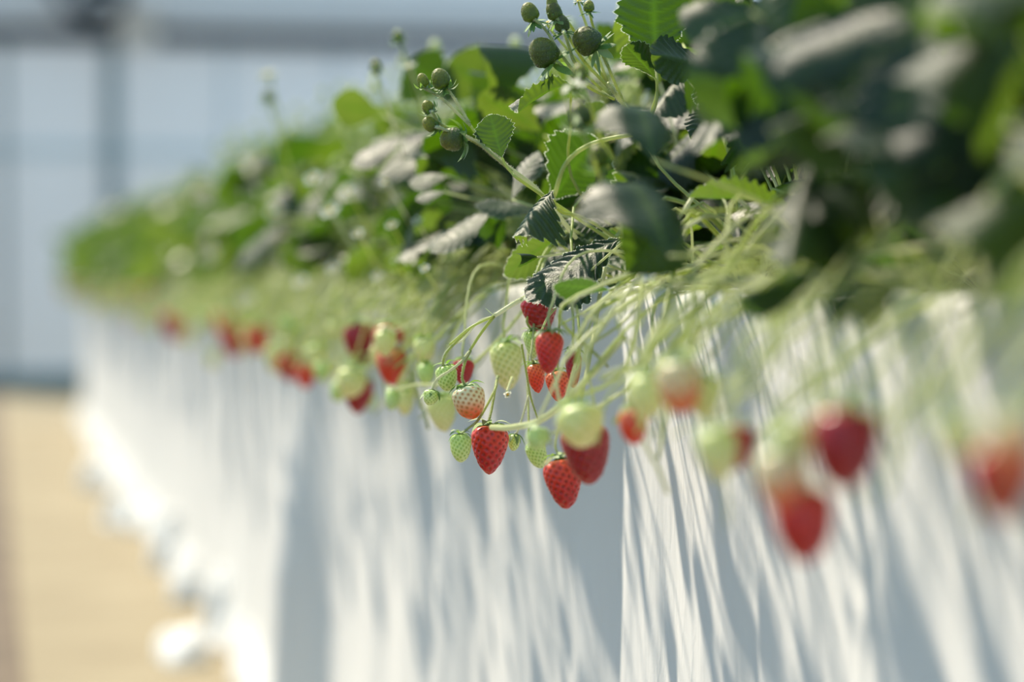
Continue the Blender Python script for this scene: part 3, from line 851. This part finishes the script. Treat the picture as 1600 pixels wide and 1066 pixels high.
fruit(765, 704, 60, 76, 'ripe', 'glossy ripe red strawberry in sharp focus, lowest of the centre cluster', 2.30, tip=(-.02, -1, .12), shape=BERRY[0],
      stem=[(763, 662, 2.30), (768, 640, 2.31), (775, 600, 2.33), (778, 588, 2.34)], **G)
fruit(720, 701, 34, 44, 'green', 'small green seedy strawberry touching the left side of the sharp red one', 2.275, tip=(.02, -1, .1), shape=ROUND,
      stem=[(731, 670, 2.28), (748, 655, 2.295), (772, 612, 2.31), (776, 595, 2.33)], **G)
fruit(734, 630, 52, 52, 'blush', 'whitish ripening strawberry with orange tip in sharp focus above the red one', 2.29, tip=(.22, -1, .15), shape=ROUND,
      stem=[(722, 590, 2.29), (727, 565, 2.295), (735, 548, 2.30)], **G)
fruit(698, 592, 34, 40, 'green', 'small green strawberry left of the whitish one, tucked under curved stems', 2.31, tip=(.1, -1, .15), shape=ROUND,
      stem=[(692, 568, 2.305), (697, 552, 2.30), (712, 535, 2.30), (735, 512, 2.295)], **G)
fruit(673, 622, 25, 24, 'green', 'tiny green fruitlet on a curved stem, leftmost sharp fruit of the cluster', 2.285, tip=(-.25, -1, .2), shape=KNOB, sep='wrap',
      stem=[(676, 607, 2.285), (684, 592, 2.285), (705, 578, 2.285), (722, 564, 2.29), (733, 550, 2.30)], **G)
fruit(724, 582, 34, 40, 'ripe_shaded', 'dark red strawberry half hidden behind the curved stems in focus', 2.46, tip=(0, -1, .1), **G)
fruit(692, 648, 46, 56, 'pale', 'soft pale cream strawberry just behind the whitish ripening one', 2.60, tip=(.15, -1, .1), **G)
fruit(792, 573, 52, 74, 'pale', 'large pale unripe strawberry hanging alone right of the sharp stems', 2.50, tip=(.05, -1, .1), shape=BERRY[2], hero=True)
fruit(803, 692, 19, 26, 'green', 'tiny closed green fruitlet right of the sharp red strawberry', 2.32, tip=(-.1, -1, .1), shape=KNOB, sep='wrap', hero=True,
      stem=[(808, 676, 2.32), (817, 650, 2.32), (826, 618, 2.33)], sr=0.0008)
st = stalk_part('A', [(815, 538, 2.32), (822, 580, 2.325), (829, 620, 2.33), (842, 660, 2.33)], 0.0011, 0.0008, 'fruit_stalk', True)
fruit(844, 492, 58, 60, 'ripe_shaded', 'dark red strawberry directly under the bright ribbed leaf', 2.37, tip=(.1, -1, .1), shape=BERRY[1], **G)
fruit(832, 540, 26, 44, 'green', 'slim pale green strawberry beneath the dark red one under the ribbed leaf', 2.36, tip=(.1, -1, .1), **G)
fruit(858, 552, 44, 66, 'ripe', 'slightly blurred bright red strawberry right of the thin upright stem', 2.17, tip=(-.05, -1, .1), **G)
fruit(838, 592, 30, 46, 'orange', 'pink-red seedy strawberry peeking from behind the thin upright stem', 2.34, tip=(.15, -1, .1), **G)
fruit(872, 604, 40, 48, 'orange', 'orange-red strawberry behind slanting stems beside the pink-red one', 2.30, tip=(0, -1, .1), **G)
fruit(896, 578, 26, 58, 'ripe_shaded', 'narrow dark red strawberry among slanting stems right of centre', 2.25, tip=(0, -1, .1), **G)
fruit(840, 712, 32, 42, 'green', 'green seedy strawberry at the upper left of the red pair', 2.37, tip=(.35, -1, .1), shape=ROUND, **G)
fruit(881, 757, 60, 78, 'ripe', 'ripe red strawberry hanging lowest in the pair right of the sharp one', 2.20, tip=(.12, -1, .1), shape=BERRY[2], **G)
fruit(917, 710, 78, 96, 'ripe_shaded', 'large dark red blurred strawberry, upper one of the pair right of the sharp one', 2.05, tip=(.1, -1, .1), **G)
fruit(908, 668, 74, 66, 'pale', 'pale blurred strawberry in front of the large dark red one', 1.88, tip=(.2, -1, .3))
fruit(840, 688, 36, 36, 'green', 'blurred green fruitlet left of the large dark red strawberry', 2.02, tip=(-.1, -.8, .6), sep='wrap')
# right foreground
R_ = [(990, 668, 46, 56, 'orange', 'blurred orange-tipped strawberry hanging right of the large dark red one', (.05, -1, .1), .48),
      (1012, 622, 62, 70, 'pale', 'blurred pale strawberry above the small orange-tipped one', (0, -1, .2), .46),
      (1062, 606, 74, 84, 'blush', 'blurred cream and orange strawberry right of the pale one, high in the fruit line', (.1, -1, .2), .46),
      (1100, 622, 60, 70, 'pale', 'blurred yellowish strawberry beside the cream and orange one', (.1, -1, .2), .48),
      (1152, 700, 56, 70, 'ripe_shaded', 'blurred dark red strawberry behind a pale one, between centre and right clusters', (-.05, -1, .1), .48),
      (1122, 712, 66, 84, 'pale', 'blurred pale strawberry overlapping the dark red one right of centre', (.05, -1, .2), .455),
      (1320, 702, 108, 128, 'ripe_shaded', 'very large blurred dark red strawberry in the right foreground', (-.05, -1, .1), .47),
      (1256, 822, 96, 118, 'ripe', 'blurred orange-red strawberry, lowest fruit in the right foreground', (.05, -1, .1), .46),
      (1222, 752, 84, 96, 'blush', 'blurred whitish strawberry above the lowest red one on the right', (0, -1, .2), .445),
      (1238, 700, 64, 78, 'pale', 'blurred pale green strawberry left of the very large dark red one', (0, -1, .2), .45),
      (1566, 756, 104, 122, 'ripe', 'blurred red strawberry cut by the right edge of the picture', (-.05, -1, .1), .47),
      (1494, 686, 60, 74, 'pale', 'blurred yellow-green strawberry left of the red one at the right edge', (0, -1, .2), .46),
      (1585, 688, 80, 80, 'blush', 'blurred pale strawberry on top of the red one at the right edge', (0, -1, .3), .445)]
for px, py, w, h, k, l, t, X in R_: fruit(px, py, w, h, k, l, X=X, tip=t)
# left, receding
L_ = [(562, 537, 50, 62, 'ripe_shaded', 'dark red strawberry with white glint, left of the bright red pair', (.1, -1, .1), .47),
      (607, 534, 48, 54, 'ripe', 'bright red strawberry at the upper right of the soft red trio', (0, -1, .1), .47),
      (613, 574, 48, 58, 'orange', 'orange-red strawberry, lowest of the soft red trio', (.05, -1, .1), .47),
      (560, 620, 46, 56, 'ripe_shaded', 'soft dark red strawberry hanging alone below the red trio', (-.05, -1, .1), .465),
      (548, 600, 48, 46, 'pale', 'soft pale fruit on top of the lone dark red strawberry', (-.2, -1, .2), .45),
      (530, 612, 30, 34, 'green', 'small soft green fruit left of the lone dark red strawberry', (-.4, -1, .2), .45),
      (632, 630, 32, 40, 'pale', 'small yellowish fruit left of the tiny sharp fruitlet', (.1, -1, .1), .47),
      (666, 586, 28, 34, 'green', 'soft round green fruit left of the sharp stems', (0, -1, .2), .47),
      (664, 550, 36, 40, 'pale', 'soft pale green fruit hanging above the round green one', (.1, -1, .2), .48),
      (452, 574, 40, 46, 'ripe', 'blurred red strawberry left of the lone dark red one', (.1, -1, .1), .47),
      (477, 588, 32, 40, 'orange', 'blurred orange-red strawberry, lower of the small left pair', (.1, -1, .1), .47),
      (434, 562, 42, 46, 'pale', 'blurred pale fruit left of the small red pair', (0, -1, .1), .46),
      (496, 560, 40, 44, 'pale', 'blurred pale fruit right of the small red pair', (0, -1, .1), .46),
      (366, 536, 44, 48, 'ripe', 'blurred coral red strawberry, largest in the far left cluster', (0, -1, .1), .47),
      (402, 530, 40, 44, 'orange', 'blurred coral strawberry at the right of the far left cluster', (0, -1, .1), .47),
      (350, 505, 34, 40, 'orange', 'blurred orange fruit above the coral red strawberry', (0, -1, .1), .47),
      (272, 510, 40, 48, 'ripe', 'faint reddish strawberry, farthest left of all the red fruit', (0, -1, .1), .47)]
for px, py, w, h, k, l, t, X in L_: fruit(px, py, w, h, k, l, X=X, tip=t)

fruit(613, 626, 24, 34, 'green', 'small green fruit at the end of a long curved stem', 2.70, tip=(-.1, -.9, .5),
      stem=[(620, 609, 2.69), (650, 602, 2.62), (700, 596, 2.56), (770, 540, 2.52), (830, 470, 2.50)], sr=.0016)
# fruitlet clusters standing above the leaves
UPL = (-.55, .75, .25)
cA = stalk_part('A', [(900, 372, 2.36), (842, 299, 2.32), (790, 258, 2.31), (757, 230, 2.30)], 0.0022, 0.0018)
stalk_part('A', [(757, 230, 2.30), (735, 196, 2.30)], 0.0015, 0.0013, 'branch', False, cA)
A_ = [(660, 125, 19, 22, 'smallest upright fruitlet at the left tip of the left bud spray', [(668, 140, 2.29), (692, 155, 2.295), (716, 178, 2.30), (735, 196, 2.30)], (-.25, .9, .2)),
      (688, 122, 30, 32, 'plump olive fruitlet at the top of the left bud spray', [(700, 140, 2.295), (717, 165, 2.30), (733, 192, 2.30)], (-.35, .9, .2)),
      (668, 166, 20, 20, 'small yellow-green fruitlet left of centre in the left bud spray', [(676, 176, 2.28), (690, 195, 2.29), (725, 212, 2.295), (752, 228, 2.30)], (-.5, .7, .3)),
      (671, 193, 24, 24, 'small hairy fruitlet low on the left bud spray', [(684, 199, 2.28), (705, 206, 2.285), (735, 216, 2.295), (757, 230, 2.30)], (-.8, .4, .3)),
      (704, 218, 38, 34, 'largest fruitlet of the left bud spray, lying sideways', [(730, 217, 2.30), (745, 222, 2.30), (765, 238, 2.30), (800, 268, 2.31)], (-.95, -.1, .25))]
for px, py, w, h, l, s, t in A_:
    fruit(px, py, w, h, 'bud', l, 2.29, tip=t, shape=KNOB, sep='down', stem=s, sr=0.0012, **G)
cB = stalk_part('B', [(1010, 210, 2.40), (975, 165, 2.34), (950, 130, 2.31)], 0.0024, 0.0018)
B_ = [(827, 18, 28, 30, 'leftmost olive fruitlet of the top bud spray', [(838, 32, 2.29), (855, 50, 2.295), (872, 78, 2.30), (905, 120, 2.31), (950, 150, 2.33)], (-.4, .85, .2)),
      (865, 16, 25, 30, 'olive fruitlet standing second from left in the top bud spray', [(874, 32, 2.29), (890, 60, 2.30), (912, 95, 2.31), (950, 135, 2.32)], (-.3, .9, .2)),
      (848, 80, 46, 46, 'big dark fruitlet at the lower left of the top bud spray', [(872, 97, 2.29), (890, 115, 2.30), (925, 140, 2.32), (960, 155, 2.33)], (-.55, .75, .25)),
      (878, 36, 24, 26, 'small dark fruitlet at the middle of the top bud spray', [(882, 52, 2.27), (890, 75, 2.28), (900, 100, 2.29), (940, 140, 2.31)], (-.1, .9, .3)),
      (915, 62, 46, 42, 'big dark fruitlet at the right of the top bud spray', [(935, 75, 2.30), (948, 100, 2.31), (960, 128, 2.32), (975, 160, 2.34)], (-.75, .55, .3)),
      (920, 9, 18, 18, 'small pale-tipped bud at the top right of the top bud spray', [(922, 22, 2.32), (927, 42, 2.33), (945, 90, 2.33), (965, 140, 2.34)], (0, 1, .1)),
      (862, 2, 18, 20, 'tiny bud at the very top of the picture', [(870, 14, 2.31), (895, 45, 2.32), (915, 80, 2.33), (950, 130, 2.33)], (-.2, 1, .1))]
for px, py, w, h, l, s, t in B_:
    fruit(px, py, w, h, 'bud', l, 2.295, tip=t, shape=KNOB, sep='up', stem=s, sr=0.0013, **G)
for px, py, w, d, l in ((906, 178, 40, 1.95, 'blurred dark bud in front of the backlit leaves'), (906, 112, 26, 2.02, 'blurred small bud below the top bud spray'),
                        (935, 243, 36, 1.98, 'blurred olive bud beside the large dark teal leaf'), (587, 102, 20, 2.9, 'soft lone bud floating against the end wall'),
                        (622, 55, 18, 3.0, 'soft lone bud highest against the end wall'), (418, 150, 18, 3.6, 'very blurred bud above the far foliage')):
    e = P(px + 40, py + 130, d); fruit(px, py, w, w, 'bud', l, d, tip=(-.1, 1, .1), sep='down', stem=[(px + 3, py + w * .7, d), (px + 18, py + 60, d), (px + 45, py + 150, d + .05)], sr=.0014)

# flowers
def petal_mesh():
    V, F = [], []
    for i in range(6):
        t = i / 5; ww = 0.42 * math.sin(math.pi * (0.15 + 0.8 * t)) ** 0.6
        for j in range(5):
            u = -1 + j / 2; V.append((u * ww, t, 0.12 * t * t + 0.1 * u * u))
    for i in range(5):
        for j in range(4):
            a = i * 5 + j; F.append((a, a + 1, a + 6, a + 5))
    return mesh('petal', V, F, 'petal')
PETAL = petal_mesh()
V, F = [], []
for i in range(5):
    for j in range(12):
        r = (0.30, .30, .24, .14, 0.0)[i]; a = j * math.pi / 6; V.append((r * math.cos(a), r * math.sin(a), (0, .1, .19, .25, .27)[i]))
for i in range(4):
    for j in range(12): F.append((i * 12 + j, i * 12 + (j + 1) % 12, (i + 1) * 12 + (j + 1) % 12, (i + 1) * 12 + j))
CENTRE = mesh('flower_centre', V, F, 'anther')
def flower(px, py, wpx, d, nrm, label, to, group=None):
    c = P(px, py, d); r = wpx / FPX * d / 2.2
    z = camvec(*nrm); x = z.orthogonal().normalized(); y = z.cross(x)
    o = empty('strawberry_flower', c); tag(o, label, 'flower', group)
    Rm = Matrix((x, y, z)).transposed().to_4x4()
    for k in range(5):
        obj('petal', PETAL, o, Rm @ Matrix.Rotation(k * 1.2566 + random.uniform(-.1, .1), 4, 'Z') @ Matrix.Rotation(random.uniform(-.1, .3), 4, 'X') @ Matrix.Translation((0, r * .2, 0)) @ Matrix.Scale(r * .85, 4))
    obj('flower_centre', CENTRE, o, Rm @ Matrix.Scale(r, 4))
    obj('calyx', CALYX[0], o, Rm @ Matrix.Translation((0, 0, -r * .1)) @ Matrix.Scale(r * 2.2, 4))
    V, F = tube([Vector((0, 0, 0)), -z * r * 1.2, P(*to) - c], .0012, .0014, 6, 6)
    obj('stem', mesh('stem', V, F, 'stalk'), o)
flower(897, 140, 44, 1.98, (-.3, .8, -.4), 'blurred white flower with yellow centre near the folded leaf', (960, 250, 2.0))
flower(905, 2, 26, 2.31, (-.2, .9, .3), 'wilted pale flower with yellow centre in the top bud spray', (950, 130, 2.33))
flower(856, 36, 22, 2.33, (-.4, .8, .4), 'small faded yellow flower between the top buds', (915, 110, 2.33))
flower(1015, 425, 40, 2.0, (-.5, .3, .6), 'blurred yellowish flower at the right end of the ribbed leaf', (1080, 440, 2.0))
flower(640, 105, 26, 2.95, (-.3, .8, .4), 'soft pale flower against the end wall beside the lone bud', (690, 230, 3.0))
flower(418, 118, 34, 3.6, (-.3, .8, .4), 'very blurred white flower highest above the far foliage', (450, 230, 3.6))
flower(490, 280, 34, 3.2, (-.3, .6, .6), 'soft round white flower left of the dark leaf gap', (540, 360, 3.2))
flower(516, 330, 36, 3.1, (-.3, .6, .6), 'soft white flower below the other white flower', (560, 400, 3.1))
flower(793, 616, 14, 2.36, (.1, -.5, .8), 'tiny withered cream flower dangling under the large pale fruit', (800, 590, 2.40))

for k, (px, py, w, d) in enumerate(((612, 352, 22, 2.9), (652, 346, 20, 2.8), (560, 366, 24, 3.0), (545, 300, 26, 3.1), (604, 285, 24, 2.9), (470, 440, 28, 3.6), (520, 420, 24, 3.3),
                                     (590, 432, 22, 3.0), (664, 420, 20, 2.7), (575, 490, 24, 3.2), (430, 330, 30, 4.2), (385, 470, 30, 4.4), (330, 400, 30, 5.2), (620, 410, 20, 2.85))):
    flower(px, py, w, d, (-.3, .6, .6), 'small white flower added for a bokeh dot in the blurred foliage left of the focused leaves', (px + 40, py + 70, d + .1), 'white flowers added for bokeh dots in the soft foliage')  # flowers added to stand in for blurred white highlights
# ------------------------------------------------------------------ loose fruit stalks and unripe fruit along the whole edge
def arc(y, rnd, long=1.0):
    a = Vector((rnd.uniform(.68, .76), y + rnd.uniform(-.05, .1), 0.99))
    b_ = Vector((rnd.uniform(.58, .66), y + rnd.uniform(-.10, .06), rnd.uniform(1.0, 1.10)))
    c = Vector((rnd.uniform(.48, .57), y + rnd.uniform(-.16, .02), rnd.uniform(.93, 1.0)))
    e = Vector((rnd.uniform(.44, .54), c.y + rnd.uniform(-.04, .02), c.z - rnd.uniform(.02, .10) * long))
    return [a, b_, c, e]
rnd = random.Random(5)
front = [p for p in PLANTS if abs(p.location.x - .74) < .01]
nloose = 0
for p in front:
    d = p.location.y
    nst = 7 if d < 1.75 else (15 if d < 2.6 else (16 if d < 5 else 12))
    for k in range(nst):
        pts = arc(d, rnd)
        px, py, dd = proj(pts[-1])
        mx_, my_, _ = proj(pts[2])
        if 640 < mx_ < 850 and dd < 2.7 and my_ > 380: continue
        if 640 < px < 850 and dd < 2.7: continue
        rr_ = rnd.uniform(.0015, .0030); V, F = tube(pts, rr_, rr_ * .6, 5, 5)
        obj('fruit_stalk', mesh('fruit_stalk', [v - p.location for v in V], F, 'stalk'), p)
        if k < (1 if dd < 2.9 else 4) and 380 < py < 640:
            w = rnd.uniform(.014, .028) * FPX / dd
            kind = rnd.choice(['green', 'pale', 'pale', 'pale'])
            if dd < 1.7: lab, g = 'small pale unripe strawberry blurred among the near right stems', 'unripe fruit among the near stems'
            elif dd < 2.9: lab, g = 'small pale unripe strawberry among the stems under the leaves near the focused fruit', 'unripe fruit near the focus'
            else: lab, g = 'small pale unripe strawberry lost in the blurred stems on the left', 'unripe fruit in the receding row'
            o = fruit(px, py + w * .55, w, w * 1.2, kind, lab, dd, tip=(rnd.uniform(-.2, .2), -1, rnd.uniform(0, .3)), group=g, stem=[(px, py - 4, dd)])
            nloose += 1
for k in range(60):       # far part of the row
    y = 6.7 + k * 0.155
    pts = arc(y, rnd, 1.3)
    px, py, dd = proj(pts[-1])
    w = rnd.uniform(.018, .032) * FPX / dd
    fruit(px, py, w, w * 1.2, rnd.choice(['pale', 'green', 'pale', 'pale', 'orange']), 'tiny blurred fruit at the far end of the row', dd, group='far end fruit',
          stem=[proj(pts[2]), proj(pts[1]), proj(pts[0])], sr=.0016)
print('objects', len(bpy.data.objects), 'plants', len(PLANTS), 'loose', nloose)
